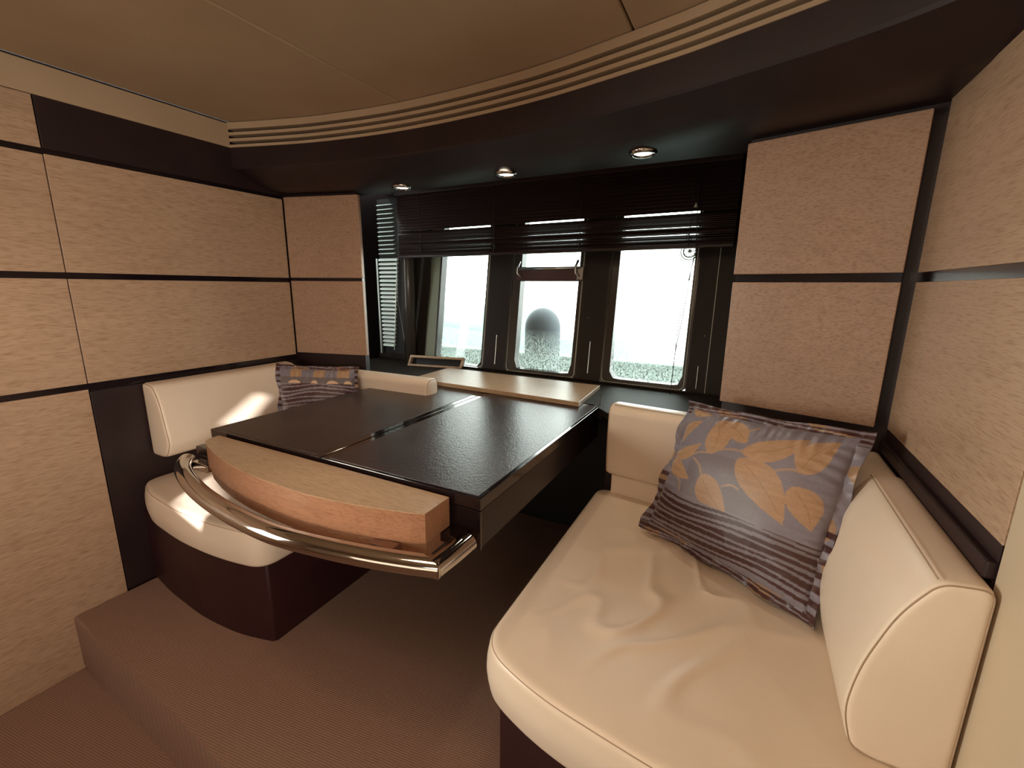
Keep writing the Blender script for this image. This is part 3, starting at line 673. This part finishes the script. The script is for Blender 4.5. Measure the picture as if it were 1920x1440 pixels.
def pillow(corners, thick, label, flip, seed, N=230):
    TL, TR, BL, BR = [Vector(c) for c in corners]; fl_ = .10       # flange width in uv units
    nrm = ((TR - TL) + (BR - BL)).cross((TL - BL) + (TR - BR)).normalized()    # towards the cabin? fixed below
    ctr = (TL + TR + BL + BR) / 4
    if nrm.dot(-ctr) < 0: nrm = -nrm
    def P(u, v, side):
        a, b = (u + 1) / 2, (v + 1) / 2
        q = BL.lerp(BR, a).lerp(TL.lerp(TR, a), b)
        e = max(abs(u), abs(v))
        k = 1 - fl_
        uu, vv = min(1, abs(u) / k), min(1, abs(v) / k)
        h = thick * (max(0, 1 - uu ** 2.6) ** .55) * (max(0, 1 - vv ** 2.6) ** .55)
        pull = .045 * (1 - (abs(v) ** 2)) * max(0, abs(u) - .5) * 2 * (-1 if u > 0 else 1)
        pul2 = .045 * (1 - (abs(u) ** 2)) * max(0, abs(v) - .5) * 2 * (-1 if v > 0 else 1)
        q = q + (TR - TL) * .5 * pull + (TL - BL) * .5 * pul2
        if side > 0:       # gathers running in from the flange
            g_ = min(1, max(0, (e - .45) / .4)) * (1 if e < k else .4)
            h += g_ * .006 * noise.noise(Vector((u * (4 if abs(u) > abs(v) else 16), v * (16 if abs(u) > abs(v) else 4), seed))) + .004 * noise.noise(Vector((u * 3, v * 3, seed + 4))) * (1 - e ** 4)
        if e > k: q = q + nrm * (.014 * math.sin(9 * (u if abs(v) > abs(u) else v) + seed) * (e - k) / fl_ + .006 * noise.noise(Vector((u * 9, v * 9, seed))))
        return q + nrm * (h * side + .0016 * side)
    def build(name, inner, parent, sides):
        b_ = B(); layer = None; grid = {}
        uvs = []
        for side in sides:
            n = N if side > 0 else 50
            for j in range(n + 1):
                for i in range(n + 1):
                    u, v = -1 + 2 * i / n, -1 + 2 * j / n
                    vt = b_.verts.new(P(u, v, side)); grid[(side, i, j)] = vt; uvs.append((u, v))
            for j in range(n):
                for i in range(n):
                    uc, vc = -1 + 2 * (i + .5) / n, -1 + 2 * (j + .5) / n
                    isin = max(abs(uc), abs(vc)) < 1 - fl_
                    if isin == inner: b_.faces.new((grid[(side, i, j)], grid[(side, i + 1, j)], grid[(side, i + 1, j + 1)], grid[(side, i, j + 1)]))
        cols = [colour(u / (1 - fl_), v / (1 - fl_), flip) if inner else ((STR if stripes(u * (1.0), v, 1.02, .86, 3, 2) or stripes(u, v, -.86, -1.02, 3, 2) or (abs(u) > .88 and math.sin(v * 46) > .1 and (v < .0) != flip) else (BGc if noise.noise(Vector((u * 3, v * 3, 2))) > -.15 else tuple(c * .8 for c in TAN)))) for u, v in uvs]
        b_.verts.index_update()
        lay = b_.verts.layers.float_color.new('weave')
        for vt, c in zip(list(b_.verts), cols): vt[lay] = (*c, 1)
        loose = [vt for vt in b_.verts if not vt.link_faces]; bmesh.ops.delete(b_, geom=loose, context='VERTS')
        return obj(name, b_, CLOTH, parent, smooth=True)
    root = build('throw_pillow', True, None, (1, -1)); tag(root, label, 'pillow', 'leaf patterned throw pillows')
    build('flange', False, root, (1, -1))
    return root
pillow([(-.135, 1.475, -.345), (.300, 1.290, -.325), (-.240, 1.385, -.765), (.215, 1.105, -.762)], .062, 'large leaf patterned grey and tan pillow leaning on the near wrinkled settee', False, 3.0)
pillow([(-1.960, 1.335, -.362), (-1.655, 1.560, -.385), (-1.900, 1.270, -.765), (-1.560, 1.470, -.765)], .055, 'wavy striped pillow propped in the far corner behind the table', True, 8.0, 150)

# ================================================================== OUTSIDE
sea = obj('sea', boxb(-60, 60, 2.9, 90, -2.6, -2.5), mat('grey_green_sea', (.03, .05, .045), .12)); tag(sea, 'calm grey-green sea beyond the windows', 'sea', kind='stuff')
bw = boxb(-4.2, 2.2, 2.95, 3.06, -2.0, -.475, w=.02)
o = obj('bulwark', bw, mat('weathered_grey_green_gelcoat', (.15, .19, .165), .6)); tag(o, 'grey-green bulwark just outside below the windows', 'bulwark')
b_ = B(); rf = .122; prof_ = [(.02, -1.10), (.09, -1.08), (rf, -1.0), (rf, -.8), (rf, -.6), (rf, -.42), (rf, -.27)] + [(rf * math.cos(a), -.27 + .135 * math.sin(a)) for a in [math.pi / 2 * k / 8 for k in range(1, 9)]]
rings = [[b_.verts.new((-1.236 + max(r_, .001) * math.cos(a), 2.8305 + max(r_, .001) * math.sin(a), z_)) for a in [2 * math.pi * k / 28 for k in range(28)]] for r_, z_ in prof_]
for A, C in zip(rings, rings[1:]):
    for k in range(28): b_.faces.new((A[k], A[(k + 1) % 28], C[(k + 1) % 28], C[k]))
b_.faces.new(rings[0][::-1]); b_.faces.new(rings[-1])
o = obj('fender', b_, mat('blue_grey_fender_cover', (.085, .10, .115), .8), smooth=True); tag(o, 'round-topped blue-grey fender standing outside the middle window', 'fender')
# neighbouring boat: lofted hull, cabin and stripe
bt = thing('motor_boat', (-6.0, 9.0, -2.5), 'pale hull of a boat moored outside, seen through the first window', 'boat')
b_ = B(); rows = []
for k in range(25):
    t = k / 24; x = -9.5 + 7.5 * t; wd = .95 * math.sin(math.pi * min(1, .12 + t * .9)) ** .5 if t < .98 else .05
    shr = -1.05 + .45 * (1 - t) ** 1.5
    rows.append([b_.verts.new((x, 9 + s * wd * f, z)) for s, f, z in ((-1, .05, -2.6), (-1, .7, -2.4), (-1, .95, -1.9), (-1, 1.0, shr), (1, 1.0, shr), (1, .95, -1.9), (1, .7, -2.4), (1, .05, -2.6))])
for A, C in zip(rows, rows[1:]):
    for i in range(7): b_.faces.new((A[i], A[i + 1], C[i + 1], C[i]))
b_.faces.new(rows[0]); b_.faces.new(rows[-1][::-1])
obj('hull', b_, mat('white_gelcoat', (.10, .16, .13), .3), bt, auto=35)
obj('cabin', prism(B(), [(-8.6, 8.4), (-4.4, 8.5), (-3.8, 9.0), (-4.4, 9.5), (-8.6, 9.6)], -1.1, -.42, .08), bpy.data.materials['white_gelcoat'], bt)

# lift everything so that the carpeted platform lies at height zero
for o in bpy.data.objects:
    if o.parent is None: o.location.z += H
